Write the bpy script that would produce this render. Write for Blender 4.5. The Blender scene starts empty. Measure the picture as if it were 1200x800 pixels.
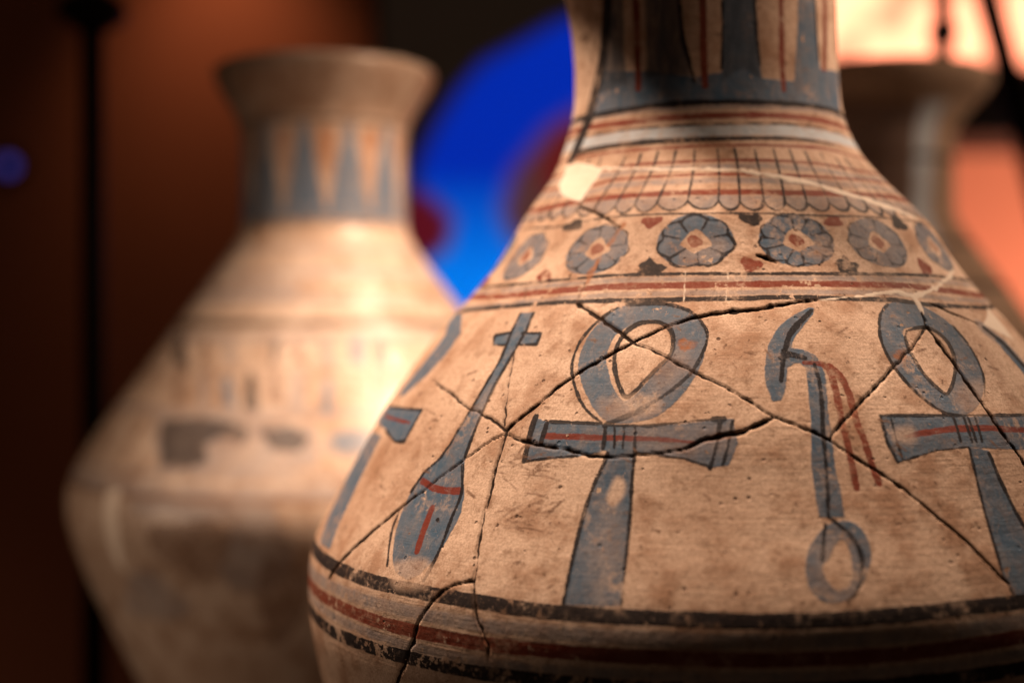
import bpy, math, random
import numpy as np

# ------------------------------------------------------------------ camera, world, lamps
SC = bpy.context.scene
ZC = 1.25                               # camera height above the floor
F, CXP, CYP, YH = 1600.0, 600.0, 400.0, 383.0   # focal length and centre in pixels of the 1200x800 photograph
PITCH = math.atan((CYP - YH) / F)
cam_d = bpy.data.cameras.new('camera')
cam = bpy.data.objects.new('camera', cam_d)
SC.collection.objects.link(cam)
cam.location = (0, 0, ZC)
cam.rotation_euler = (math.pi / 2 - PITCH, 0, 0)
cam_d.sensor_width = 36.0
cam_d.lens = 48.0
cam_d.clip_start = 0.02
cam_d.clip_end = 60
cam_d.dof.use_dof = True
cam_d.dof.focus_distance = 0.434
cam_d.dof.aperture_fstop = 3.5
SC.camera = cam

W = bpy.data.worlds.new('World')
SC.world = W
W.use_nodes = True
W.node_tree.nodes['Background'].inputs[0].default_value = (1.0, 0.62, 0.40, 1)
W.node_tree.nodes['Background'].inputs[1].default_value = 0.022

def spot(name, loc, target, energy, color, angle, blend, radius):
    d = bpy.data.lights.new(name, 'SPOT')
    d.energy = energy; d.color = color
    d.spot_size = math.radians(angle); d.spot_blend = blend; d.shadow_soft_size = radius
    o = bpy.data.objects.new(name, d)
    SC.collection.objects.link(o)
    from mathutils import Vector
    o.location = loc
    o.rotation_euler = (Vector(target) - Vector(loc)).to_track_quat('-Z', 'Y').to_euler()
    return o

WARM = (1.0, 0.685, 0.48)
spot('key_spot', (-0.33, 0.60, ZC + 0.92), (-0.02, 0.53, ZC + 0.05), 110.0, WARM, 38, 1.0, 0.06)
spot('rear_spot', (0.60, 0.66, ZC + 0.62), (0.13, 0.56, ZC + 0.08), 32.0, WARM, 40, 0.9, 0.06)
spot('neck_spot', (0.52, 0.36, ZC + 0.40), (0.085, 0.52, ZC + 0.10), 8.0, WARM, 24, 1.0, 0.05)
spot('accent_spot', (0.17, 0.63, ZC + 0.37), (-0.015, 0.785, ZC + 0.035), 34.0, WARM, 48, 1.0, 0.02)
spot('side_spot', (-0.95, 0.30, ZC + 0.02), (-0.10, 0.70, ZC - 0.12), 11.0, WARM, 40, 0.8, 0.06)
spot('right_spot', (0.85, 0.80, ZC + 0.42), (0.29, 1.06, ZC + 0.08), 14.0, WARM, 42, 0.8, 0.04)
spot('wall_spot', (-0.50, 2.14, ZC + 0.74), (-0.50, 2.40, ZC + 0.44), 2.7, (1.0, 0.52, 0.28), 88, 1.0, 0.03)
spot('coral_spot', (1.30, 1.75, ZC - 0.45), (1.02, 2.40, ZC - 0.02), 120.0, (1.0, 0.62, 0.50), 58, 0.7, 0.05)

SC.view_settings.view_transform = 'Standard'
SC.view_settings.look = 'None'
SC.view_settings.exposure = 0.0
SC.view_settings.gamma = 1.0
SC.view_settings.use_curve_mapping = False
SC.render.engine = 'CYCLES'
SC.cycles.use_denoising = True
SC.cycles.sample_clamp_indirect = 6.0

rng = np.random.default_rng(7)
random.seed(7)

# ------------------------------------------------------------------ helpers: objects
def link(o, parent=None):
    SC.collection.objects.link(o)
    if parent is not None:
        o.parent = parent
    return o

def empty(name, loc, label=None, cat=None, group=None):
    o = bpy.data.objects.new(name, None)
    o.empty_display_size = 0.02
    o.location = loc
    link(o)
    if label: o['label'] = label
    if cat: o['category'] = cat
    if group: o['group'] = group
    return o

def mesh_obj(name, verts, faces, mat, parent=None, smooth=True):
    me = bpy.data.meshes.new(name)
    me.from_pydata([tuple(map(float, v)) for v in verts], [], faces)
    me.update()
    if smooth:
        me.polygons.foreach_set('use_smooth', [True] * len(me.polygons))
    me.materials.append(mat)
    return link(bpy.data.objects.new(name, me), parent)

def lathe(prof, n=32):
    """closed surface of revolution round z; prof = [(r, z), ...] from top to bottom"""
    vs, fs = [], []
    for r, z in prof:
        for k in range(n):
            a = 2 * math.pi * k / n
            vs.append((r * math.cos(a), r * math.sin(a), z))
    for i in range(len(prof) - 1):
        for k in range(n):
            k2 = (k + 1) % n
            fs.append((i * n + k, (i + 1) * n + k, (i + 1) * n + k2, i * n + k2))
    fs.append(tuple(range(n)))
    fs.append(tuple((len(prof) - 1) * n + k for k in reversed(range(n))))
    return vs, fs

def box(x0, x1, y0, y1, z0, z1, bev=0.0):
    if bev <= 0:
        vs = [(x, y, z) for x in (x0, x1) for y in (y0, y1) for z in (z0, z1)]
        fs = [(0, 1, 3, 2), (4, 6, 7, 5), (0, 4, 5, 1), (2, 3, 7, 6), (0, 2, 6, 4), (1, 5, 7, 3)]
        return vs, fs
    import bmesh
    bm = bmesh.new()
    v = [bm.verts.new(p) for p in box(x0, x1, y0, y1, z0, z1)[0]]
    for f in box(0, 1, 0, 1, 0, 1)[1]:
        bm.faces.new([v[i] for i in f])
    bmesh.ops.recalc_face_normals(bm, faces=bm.faces)
    bmesh.ops.bevel(bm, geom=bm.edges[:], offset=bev, segments=2, affect='EDGES', profile=0.5)
    bm.verts.index_update()
    vs = [tuple(q.co) for q in bm.verts]
    fs = [tuple(q.index for q in f.verts) for f in bm.faces]
    bm.free()
    return vs, fs

# ------------------------------------------------------------------ helpers: pixels and positions
SP, CP = math.sin(PITCH), math.cos(PITCH)

def project(X, Y, Z):
    """world position -> pixel of the 1200x800 photograph"""
    dz = Z - ZC
    dep = Y * CP - dz * SP
    up = Y * SP + dz * CP
    return CXP + F * X / dep, CYP - F * up / dep

def at(px, py, Y):
    """the point at distance Y in front of the camera seen at this pixel"""
    u = (CYP - py) / F
    d = (CP + u * SP, u * CP - SP)          # per unit of optical depth: y, z
    t = Y / d[0]
    return ((px - CXP) / F * t, Y, ZC + d[1] * t)

# ------------------------------------------------------------------ materials
def new_mat(name):
    m = bpy.data.materials.new(name)
    m.use_nodes = True
    nt = m.node_tree
    return m, nt, nt.nodes['Principled BSDF']

def plain(name, col, rough=0.5, metal=0.0, noise=0.15, scale=30.0, spec=0.5):
    m, nt, b = new_mat(name)
    N, L = nt.nodes, nt.links
    tc = N.new('ShaderNodeTexCoord')
    nz = N.new('ShaderNodeTexNoise'); nz.inputs['Scale'].default_value = scale; nz.inputs['Detail'].default_value = 5
    L.new(tc.outputs['Object'], nz.inputs['Vector'])
    mx = N.new('ShaderNodeMix'); mx.data_type = 'RGBA'
    mx.inputs['A'].default_value = tuple(c * (1 - noise) for c in col) + (1,)
    mx.inputs['B'].default_value = tuple(min(1, c * (1 + noise)) for c in col) + (1,)
    L.new(nz.outputs['Fac'], mx.inputs['Factor'])
    L.new(mx.outputs['Result'], b.inputs['Base Color'])
    b.inputs['Roughness'].default_value = rough
    b.inputs['Metallic'].default_value = metal
    b.inputs['Specular IOR Level'].default_value = spec
    return m

def emit(name, col, strength):
    m, nt, b = new_mat(name)
    b.inputs['Base Color'].default_value = (0.02, 0.02, 0.02, 1)
    b.inputs['Emission Color'].default_value = tuple(col) + (1,)
    b.inputs['Emission Strength'].default_value = strength
    return m

class NT:
    """small node-building helper"""
    def __init__(s, nt):
        s.N, s.L = nt.nodes, nt.links
    def put(s, sock, v):
        if hasattr(v, 'is_output') or hasattr(v, 'links'):
            s.L.new(v, sock)
        else:
            sock.default_value = v
    def math(s, op, a, b=0.0, c=0.0, clamp=False):
        n = s.N.new('ShaderNodeMath'); n.operation = op; n.use_clamp = clamp
        for i, v in enumerate((a, b, c)):
            s.put(n.inputs[i], v)
        return n.outputs[0]
    def noise(s, vec, scale, detail=4.0, rough=0.55, dist=0.0):
        n = s.N.new('ShaderNodeTexNoise')
        s.L.new(vec, n.inputs['Vector'])
        n.inputs['Scale'].default_value = scale; n.inputs['Detail'].default_value = detail
        n.inputs['Roughness'].default_value = rough; n.inputs['Distortion'].default_value = dist
        return n.outputs['Fac']
    def step(s, v, a, b, to0=0.0, to1=1.0):
        n = s.N.new('ShaderNodeMapRange'); n.interpolation_type = 'SMOOTHSTEP'
        s.put(n.inputs[0], v)
        for i, q in enumerate((a, b, to0, to1)):
            s.put(n.inputs[1 + i], q)
        return n.outputs[0]
    def mix(s, fac, a, b, mode='MIX'):
        n = s.N.new('ShaderNodeMix'); n.data_type = 'RGBA'; n.blend_type = mode
        s.put(n.inputs['Factor'], fac)
        s.put(n.inputs['A'], a if not isinstance(a, tuple) else a + (1,))
        s.put(n.inputs['B'], b if not isinstance(b, tuple) else b + (1,))
        return n.outputs['Result']
    def mapping(s, vec, scale):
        n = s.N.new('ShaderNodeMapping')
        s.L.new(vec, n.inputs['Vector'])
        n.inputs['Scale'].default_value = scale
        return n.outputs[0]
    def attr(s, name):
        n = s.N.new('ShaderNodeAttribute'); n.attribute_name = name
        sp = s.N.new('ShaderNodeSeparateColor')
        s.L.new(n.outputs['Color'], sp.inputs[0])
        return sp.outputs[0], sp.outputs[1], sp.outputs[2], n.outputs['Alpha']

def pottery(name, cream=(0.68, 0.525, 0.415), aged=(0.30, 0.165, 0.100), grime=1.0, gloss=0.08, rough0=0.52):
    """painted earthenware; the mesh carries, in millimetres, the signed distance to each painted outline"""
    m, nt, bs = new_mat(name)
    q = NT(nt)
    tc = q.N.new('ShaderNodeTexCoord').outputs['Object']
    blue, dark, red, plast = q.attr('paint_a')
    crack, wash, flake, scr = q.attr('paint_b')
    pale, navy, rust, fade = q.attr('paint_c')
    big = q.noise(tc, 11, 5, 0.6)
    mid = q.noise(tc, 60, 6, 0.65)
    fine = q.noise(tc, 420, 5, 0.65)
    edge = q.noise(tc, 900, 3, 0.6)
    wob = q.noise(tc, 150, 3, 0.5)
    ringv = q.mapping(tc, (40, 40, 900))
    streak = q.noise(ringv, 1.0, 5, 0.6)
    # ---- clay and slip
    col = q.mix(q.step(big, 0.38, 0.66), cream, tuple(0.55 * a + 0.45 * b for a, b in zip(cream, aged)))
    col = q.mix(q.math('MULTIPLY', q.step(mid, 0.43, 0.68), 0.78 * grime), col, aged)
    col = q.mix(q.math('MULTIPLY', q.step(streak, 0.50, 0.80), 0.26), col, (0.36, 0.23, 0.15))
    col = q.mix(q.math('MULTIPLY', q.step(streak, 0.46, 0.24), 0.12), col, (0.80, 0.66, 0.52))
    grain = q.noise(tc, 1500, 3, 0.7)
    dirt = q.noise(tc, 170, 7, 0.75)
    col = q.mix(q.math('MULTIPLY', q.step(dirt, 0.50, 0.70), 0.70 * grime), col, (0.20, 0.115, 0.070))
    col = q.mix(q.step(grain, 0.35, 0.66, 0.0, 0.48), col, (0.25, 0.15, 0.095))
    spk = q.math('MULTIPLY', q.step(fine, 0.595, 0.68), q.step(mid, 0.38, 0.58))
    col = q.mix(q.math('MULTIPLY', spk, 0.75 * grime), col, (0.10, 0.055, 0.033))
    vo = q.N.new('ShaderNodeTexVoronoi'); vo.inputs['Scale'].default_value = 210
    q.L.new(tc, vo.inputs['Vector'])
    pit = q.math('MULTIPLY', q.step(vo.outputs['Distance'], 0.17, 0.09), q.step(wob, 0.52, 0.62))
    col = q.mix(q.math('MULTIPLY', pit, 0.8), col, (0.07, 0.04, 0.03))
    # ---- paint masks: distance + brush wobble, then wear
    jit = q.math('ADD', q.math('MULTIPLY_ADD', edge, 0.75, -0.375), q.math('MULTIPLY_ADD', wob, 1.1, -0.55))
    def mask(d, soft=0.16, amp=1.0):
        return q.step(q.math('MULTIPLY_ADD', jit, amp, d), -soft, soft, 1.0, 0.0)
    worn = q.step(q.math('ADD', q.math('MULTIPLY', fine, 0.55), q.math('MULTIPLY', mid, 0.55)), 0.69, 0.66)     # 1 = paint kept
    chips = q.step(q.math('MULTIPLY_ADD', flake, 0.26, q.math('ADD', q.math('MULTIPLY', fine, 0.6), q.math('MULTIPLY', wob, 0.45))), 0.69, 0.665)
    keep = q.math('MULTIPLY', chips, q.math('MULTIPLY_ADD', worn, 0.45, 0.55))
    patch = q.step(q.noise(tc, 42, 6, 0.72), 0.49, 0.64)
    scuff = q.math('MULTIPLY', patch, q.step(fine, 0.43, 0.60))
    hair = q.step(q.noise(q.mapping(tc, (1500, 240, 700)), 1.0, 3, 0.6, 1.5), 0.64, 0.70)
    rub = q.math('MAXIMUM', q.math('MULTIPLY', scuff, 0.62), q.math('MULTIPLY', hair, 0.55))
    kept = q.math('MULTIPLY', q.math('MULTIPLY', keep, q.math('SUBTRACT', 1.0, rub)), q.math('SUBTRACT', 1.0, fade))
    streaky = q.noise(q.mapping(tc, (330, 330, 70)), 1.0, 4, 0.6, 0.4)
    brush = q.noise(q.mapping(tc, (120, 120, 120)), 1.0, 6, 0.7, 0.6)
    w_ = q.math('MULTIPLY', mask(wash, 0.7, 1.2), q.math('MULTIPLY', kept, q.step(brush, 0.25, 0.62, 0.85, 0.45)))
    col = q.mix(w_, col, (0.16, 0.165, 0.19))
    p_ = q.math('MULTIPLY', mask(pale, 0.5), q.math('MULTIPLY', kept, q.step(brush, 0.3, 0.7, 0.95, 0.6)))
    col = q.mix(p_, col, (0.40, 0.48, 0.55))
    b_ = q.math('MULTIPLY', mask(blue, 0.25), q.math('MULTIPLY', kept, q.step(q.math('MULTIPLY_ADD', streaky, 0.5, q.math('MULTIPLY', brush, 0.5)), 0.38, 0.66, 0.985, 0.80)))
    bluecol = q.mix(q.step(mid, 0.35, 0.7), (0.050, 0.100, 0.165), (0.085, 0.128, 0.180))
    bluecol = q.mix(q.math('MULTIPLY', q.step(brush, 0.52, 0.70), 0.55), bluecol, (0.028, 0.055, 0.095))
    bluecol = q.mix(q.math('MULTIPLY', q.step(streaky, 0.54, 0.74), 0.4), bluecol, (0.13, 0.17, 0.21))
    bluecol = q.mix(q.math('MULTIPLY', spk, 0.5), bluecol, (0.04, 0.045, 0.06))
    col = q.mix(b_, col, bluecol)
    n_ = q.math('MULTIPLY', mask(navy, 0.9), q.step(streaky, 0.3, 0.72, 0.93, 0.60))
    col = q.mix(n_, col, (0.050, 0.060, 0.078))
    r_ = q.math('MULTIPLY', mask(red, 0.22), q.math('MULTIPLY', kept, q.step(brush, 0.3, 0.75, 1.0, 0.85)))
    redcol = q.mix(mid, (0.115, 0.019, 0.011), (0.205, 0.042, 0.023))
    col = q.mix(r_, col, redcol)
    dry = q.step(q.math('ADD', q.math('MULTIPLY', fine, 0.5), q.math('MULTIPLY', brush, 0.5)), 0.66, 0.60, 0.30, 1.0)
    d_ = q.math('MULTIPLY', mask(dark, 0.2), q.math('MULTIPLY', kept, dry))
    col = q.mix(q.math('MULTIPLY', d_, 0.97), col, (0.014, 0.013, 0.016))
    # ---- scratches, rusty stains, plaster, cracks
    s_ = q.math('MULTIPLY', mask(scr, 0.3, 0.3), q.step(fine, 0.38, 0.60, 0.30, 0.85))
    col = q.mix(s_, col, (0.15, 0.085, 0.055))
    u_ = q.math('MULTIPLY', mask(rust, 0.6, 1.3), q.step(fine, 0.35, 0.65, 0.9, 0.35))
    col = q.mix(u_, col, (0.30, 0.12, 0.05))
    plc = q.mix(q.math('MULTIPLY', q.step(mid, 0.45, 0.75), 0.5), (0.70, 0.62, 0.53), (0.58, 0.47, 0.37))
    l_ = mask(plast, 0.25, 1.0)
    col = q.mix(q.math('MULTIPLY', l_, 0.92), col, plc)
    halo = q.math('MULTIPLY', q.step(crack, 1.6, 0.0), q.step(mid, 0.35, 0.7, 0.0, 0.45))
    col = q.mix(halo, col, (0.17, 0.09, 0.05))
    c_ = mask(crack, 0.14, 0.55)
    col = q.mix(c_, col, (0.022, 0.012, 0.008))
    q.L.new(col, bs.inputs['Base Color'])
    rough = q.math('MULTIPLY_ADD', mid, 0.25, rough0)
    q.L.new(rough, bs.inputs['Roughness'])
    bs.inputs['Specular IOR Level'].default_value = gloss
    # ---- fine relief
    h = q.math('ADD', q.math('MULTIPLY', fine, 0.35), q.math('MULTIPLY', mid, 0.9))
    h = q.math('ADD', h, q.math('MULTIPLY', streak, 0.22))
    h = q.math('SUBTRACT', h, q.math('MULTIPLY', pit, 0.9))
    h = q.math('ADD', h, q.math('MULTIPLY', q.math('ADD', d_, b_), 0.10))
    bp = q.N.new('ShaderNodeBump')
    bp.inputs['Strength'].default_value = 0.52; bp.inputs['Distance'].default_value = 0.0011
    q.L.new(h, bp.inputs['Height'])
    q.L.new(bp.outputs[0], bs.inputs['Normal'])
    return m

# ------------------------------------------------------------------ a wheel-thrown jar with painted decoration
def catmull(P, n=24):
    P = np.array(P, float)
    Q = np.vstack([2 * P[0] - P[1], P, 2 * P[-1] - P[-2]])
    out = []
    for i in range(1, len(Q) - 2):
        p0, p1, p2, p3 = Q[i - 1:i + 3]
        t = np.linspace(0, 1, n, endpoint=False)[:, None]
        out.append(0.5 * (2 * p1 + (p2 - p0) * t + (2 * p0 - 5 * p1 + 4 * p2 - p3) * t**2 + (3 * p1 - p0 - 3 * p2 + p3) * t**3))
    out.append(P[-1:])
    return np.vstack(out)

CH = ['blue', 'dark', 'red', 'plaster', 'crack', 'wash', 'flake', 'scratch', 'pale', 'navy', 'rust', 'fade']
MM = 0.001

class Jar:
    """ (theta, s): theta = angle round the axis, 0 towards the camera; s = length along the wall from the rim down """
    def __init__(self, x, y, prof, dense, step, span, coarse_cols, coarse_row=0.003):
        self.y = y
        self.x = x
        c = catmull(prof)                                            # columns z, r, cx
        s = np.concatenate([[0], np.cumsum(np.hypot(np.diff(c[:, 0]), np.diff(c[:, 1])))])
        self.tab_s, self.tab = s, c
        self.th0 = math.atan2(0 - x, y)                              # direction of the camera seen from the axis
        sd = [self.s_of_z(dense[0]), self.s_of_z(dense[1])]
        rows = np.concatenate([np.arange(0, sd[0], coarse_row), np.arange(sd[0], sd[1], step), np.arange(sd[1], s[-1], coarse_row), [s[-1]]])
        dth = step / c[:, 1].max()
        cols = np.concatenate([np.arange(-span, span, dth), np.linspace(span, 2 * math.pi - span, coarse_cols, endpoint=False)])
        cols = np.where(cols > math.pi, cols - 2 * math.pi, cols)
        cols = np.sort(cols)
        self.rows, self.cols = rows, cols
        self.z = np.interp(rows, s, c[:, 0]); self.r = np.interp(rows, s, c[:, 1]); self.cx = np.interp(rows, s, c[:, 2])
        self.f = {k: np.full((len(rows), len(cols)), 12.0, np.float32) for k in CH}
        self.f['flake'][:] = 0; self.f['fade'][:] = 0
        self.cur = None
        self.part = np.zeros((len(rows) - 1, len(cols)), np.int32)
        self.names = {}
        # coarse lookup for turning pixels into (theta, s)
        ss = np.linspace(0, s[-1], 260); tt = np.linspace(-1.5, 1.5, 260)
        S_, T_ = np.meshgrid(ss, tt, indexing='ij')
        px, py, front = self.pix(T_, S_, True)
        self.lut = (px[front], py[front], T_[front], S_[front])
    def s_of_z(self, z):
        return float(np.interp(-z, -self.tab[:, 0], self.tab_s))
    def pos(self, T, S):
        z = np.interp(S, self.tab_s, self.tab[:, 0]); r = np.interp(S, self.tab_s, self.tab[:, 1]); cx = np.interp(S, self.tab_s, self.tab[:, 2])
        a = T + self.th0
        return cx + r * np.sin(a), self.y - r * np.cos(a), ZC + z
    def pix(self, T, S, front=False):
        X, Y, Z = self.pos(T, S)
        px, py = project(X, Y, Z)
        if not front:
            return px, py
        e = 1e-4
        a = np.array(self.pos(T + e, S)) - np.array((X, Y, Z)); b = np.array(self.pos(T, S + e)) - np.array((X, Y, Z))
        n = np.cross(a, b, axis=0)                                   # sign checked with the radial direction
        rad = np.array((np.sin(T + self.th0), -np.cos(T + self.th0), 0 * T))
        n *= np.sign((n * rad).sum(0))
        v = np.array((-X, -Y, ZC - Z))
        return px, py, (n * v).sum(0) > 0
    def uv(self, pts):
        """pixels of the photograph -> (theta, s) on the wall"""
        out = []
        lx, ly, lt, ls = self.lut
        for x, y in pts:
            i = np.argmin((lx - x)**2 + (ly - y)**2)
            t, s = lt[i], ls[i]
            for _ in range(6):
                p = np.array(self.pix(t, s)); e = 1e-5
                J = np.array([(np.array(self.pix(t + e, s)) - p) / e, (np.array(self.pix(t, s + e)) - p) / e]).T
                try:
                    d = np.linalg.solve(J, np.array((x, y)) - p)
                except np.linalg.LinAlgError:
                    break
                d = np.clip(d, (-0.03, -0.004), (0.03, 0.004))
                t += d[0]; s += d[1]
            if abs(t - lt[i]) > 0.08 or abs(s - ls[i]) > 0.012:
                t, s = lt[i], ls[i]
            out.append((t, s))
        return np.array(out)
    def scale(self, t, s):
        """metres of wall per pixel near this point"""
        X, Y, Z = self.pos(t, s)
        return float(Y) / F
    def _win(self, t0, t1, s0, s1, mar):
        i0, i1 = np.searchsorted(self.rows, (s0 - mar, s1 + mar))
        rr = max(0.02, float(np.interp((s0 + s1) / 2, self.tab_s, self.tab[:, 1])))
        j0, j1 = np.searchsorted(self.cols, (t0 - mar / rr, t1 + mar / rr))
        return slice(max(i0 - 1, 0), i1 + 1), slice(max(j0 - 1, 0), j1 + 1)
    def _put(self, ch, sl, d):
        f = self.f[ch]
        f[sl] = np.minimum(f[sl], d / MM)
        if self.cur is not None:
            self.cur[sl] = np.minimum(self.cur[sl], d / MM)
    def _segd(self, sl, a, b, wa, wb):
        r = self.r[sl[0]][:, None]
        X = self.cols[sl[1]][None, :] * r; S = self.rows[sl[0]][:, None] + 0 * X
        ax, bx = a[0] * r, b[0] * r
        dx, dy = bx - ax, b[1] - a[1]
        u = np.clip(((X - ax) * dx + (S - a[1]) * dy) / (dx * dx + dy * dy + 1e-14), 0, 1)
        return np.hypot(X - ax - u * dx, S - a[1] - u * dy) - 0.5 * (wa + (wb - wa) * u)
    def stroke(self, ch, uv, w, mar=4 * MM):
        """brush stroke; w = width in metres (one number or one per point)"""
        w = np.broadcast_to(np.asarray(w, float), (len(uv),))
        for k in range(len(uv) - 1):
            a, b = uv[k], uv[k + 1]
            sl = self._win(min(a[0], b[0]), max(a[0], b[0]), min(a[1], b[1]), max(a[1], b[1]), mar + max(w[k], w[k + 1]))
            self._put(ch, sl, self._segd(sl, a, b, w[k], w[k + 1]))
    def _polyd(self, uv, sl):
        r = self.r[sl[0]][:, None]
        T = self.cols[sl[1]][None, :]; S = self.rows[sl[0]][:, None]
        d = np.full((S.shape[0], T.shape[1]), 1.0); ins = np.zeros(d.shape, bool)
        n = len(uv)
        for k in range(n):
            a, b = uv[k], uv[(k + 1) % n]
            d = np.minimum(d, self._segd(sl, a, b, 0, 0))
            if a[1] != b[1]:
                c = (a[1] > S) != (b[1] > S)
                xi = a[0] + (S - a[1]) * (b[0] - a[0]) / (b[1] - a[1])
                ins ^= c & (T < xi)
        return np.where(ins, -d, d)
    def poly(self, ch, uv, holes=(), mar=4 * MM):
        uv = np.asarray(uv)
        sl = self._win(uv[:, 0].min(), uv[:, 0].max(), uv[:, 1].min(), uv[:, 1].max(), mar)
        d = self._polyd(uv, sl)
        for h in holes:
            d = np.maximum(d, -self._polyd(np.asarray(h), sl))
        self._put(ch, sl, d)
    def ring(self, ch, uv, w, amount=None, tmin=-9, tmax=9):
        """band painted round the jar; uv traces its middle"""
        uv = np.array(sorted(map(tuple, uv)))
        m = uv[:, 1].mean() if len(uv) > 1 else uv[0, 1]
        t = np.concatenate([[-3.3, uv[0, 0] - 0.5], uv[:, 0], [uv[-1, 0] + 0.5, 3.3]])
        s = np.concatenate([[m, m], uv[:, 1], [m, m]])
        sc = np.interp(self.cols, t, s)[None, :]
        d = np.abs(self.rows[:, None] - sc) - w / 2
        d = np.where((self.cols < tmin) | (self.cols > tmax), 0.012, d)
        i0, i1 = np.searchsorted(self.rows, (sc.min() - w - 0.005, sc.max() + w + 0.005))
        sl = (slice(max(i0, 0), i1), slice(None))
        self._put(ch, sl, d[sl])
    def begin(self):
        self.cur = np.full(self.f['blue'].shape, 50.0, np.float32)
    def end(self, pid, name, base, margin=0.5, label=None, only=None):
        c = self.cur
        cn = np.roll(c, -1, axis=1)
        m = np.minimum.reduce([c[:-1], c[1:], cn[:-1], cn[1:]]) < margin
        if only is not None:
            m &= np.isin(self.part, only)
        self.part[m] = pid
        self.names[pid] = (name, base, label)
        self.cur = None
    def build(self, root, mat, bumpy=0.35 * MM, seed=1):
        R, C = len(self.rows), len(self.cols)
        a = self.cols + self.th0
        f = self.f
        ckd = np.clip(-f['crack'] / 0.6 + 0.35, 0, 1)
        rg = np.random.default_rng(seed)
        und = np.zeros((R, C))
        for k in range(14):                                          # hand-made unevenness
            n = rg.integers(1, 9); kz = rg.uniform(10, 90); ph = rg.uniform(0, 6.28)
            und += np.sin(n * self.cols[None, :] + kz * self.rows[:, None] + ph) / (1 + 0.3 * n)
        und *= bumpy / 2.5
        und *= np.clip(self.rows / 0.02, 0, 1)[:, None]
        disp = und - 0.9 * MM * ckd * (f['plaster'] > 0.3) + 0.12 * MM * np.clip(-f['plaster'] / 0.5, 0, 1)
        if getattr(self, 'lift', None) is not None:
            disp = disp + self.lift
        dr = np.gradient(self.r, self.rows); dz = np.gradient(self.z, self.rows)
        ln = np.hypot(dr, dz); nr, nz = -dz / ln, dr / ln            # outward: radial, vertical
        sg = np.sign(nr[R // 2]) or 1
        nr, nz = nr * sg, nz * sg
        rr = self.r[:, None] + disp * nr[:, None]
        X = self.cx[:, None] + rr * np.sin(a)[None, :]
        Y = self.y - rr * np.cos(a)[None, :]
        Z = ZC + self.z[:, None] + disp * nz[:, None]
        P = np.stack([X, Y, Z], -1)
        loc = np.array(root.location)
        P -= loc
        du = np.roll(P, -1, 1) - np.roll(P, 1, 1); dv = np.gradient(P, axis=0)
        Nn = np.cross(dv, du); Nn /= np.linalg.norm(Nn, axis=-1, keepdims=True) + 1e-12
        rad = np.stack([np.sin(a) * np.ones((R, 1)), -np.cos(a) * np.ones((R, 1)), np.zeros((R, C))], -1)
        if (Nn[R // 2] * rad[R // 2]).sum() < 0:
            Nn = -Nn
        flat = P.reshape(-1, 3).astype(np.float32); nfl = Nn.reshape(-1, 3).astype(np.float32)
        A = np.stack([f[k] for k in CH], -1).reshape(-1, 12).astype(np.float32)
        idx = np.arange(R * C).reshape(R, C)
        q = np.stack([idx[:-1], idx[1:], np.roll(idx, -1, 1)[1:], np.roll(idx, -1, 1)[:-1]], -1)
        objs = {}
        order = sorted(np.unique(self.part), key=lambda p: 0 if self.names[p][1] is None else 1)
        for pid in order:
            name, base, label = self.names[pid]
            fq = q[self.part == pid]
            us, inv = np.unique(fq.ravel(), return_inverse=True)
            me = bpy.data.meshes.new(name)
            me.vertices.add(len(us)); me.vertices.foreach_set('co', flat[us].ravel())
            nf = len(fq)
            me.loops.add(nf * 4); me.loops.foreach_set('vertex_index', inv.astype(np.int32).ravel())
            me.polygons.add(nf); me.polygons.foreach_set('loop_start', np.arange(0, nf * 4, 4, dtype=np.int32))
            for n3, sl in (('paint_a', slice(0, 4)), ('paint_b', slice(4, 8)), ('paint_c', slice(8, 12))):
                at_ = me.attributes.new(n3, 'FLOAT_COLOR', 'POINT')
                at_.data.foreach_set('color', A[us][:, sl].ravel())
            me.update(calc_edges=True)
            me.polygons.foreach_set('use_smooth', np.ones(nf, bool))
            me.normals_split_custom_set_from_vertices(nfl[us])
            me.materials.append(mat)
            o = bpy.data.objects.new(name, me)
            par = root if base is None else objs[base]
            link(o, par)
            if label: o['label'] = label
            objs[pid] = o
        return objs

def rough_line(uv, r, step=1.6 * MM, amp=0.17 * MM, w=1 * MM, vary=0.24):
    """a fracture line: subdivided, uneven in course and width"""
    pts, ws = [], []
    w = np.broadcast_to(np.asarray(w, float), (len(uv),))
    for k in range(len(uv) - 1):
        a, b = np.array(uv[k]), np.array(uv[k + 1])
        L_ = math.hypot((b[0] - a[0]) * r, b[1] - a[1])
        n = max(1, int(L_ / step))
        for i in range(n):
            t = i / n
            p = a + (b - a) * t
            j = rng.normal(0, amp, 2) * (0.4 if i == 0 else 1)
            pts.append((p[0] + j[0] / r, p[1] + j[1])); ws.append((w[k] + (w[k + 1] - w[k]) * t) * (1 + rng.normal(0, vary) + (rng.random() < 0.07) * (len(pts) > 2) * rng.uniform(0.2, 0.8)))
    pts.append(tuple(uv[-1])); ws.append(w[-1])
    return np.array(pts), np.clip(np.array(ws), 0.15 * MM, None)

TABLE_Z = ZC - 0.372
BASE = -0.372

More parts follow.
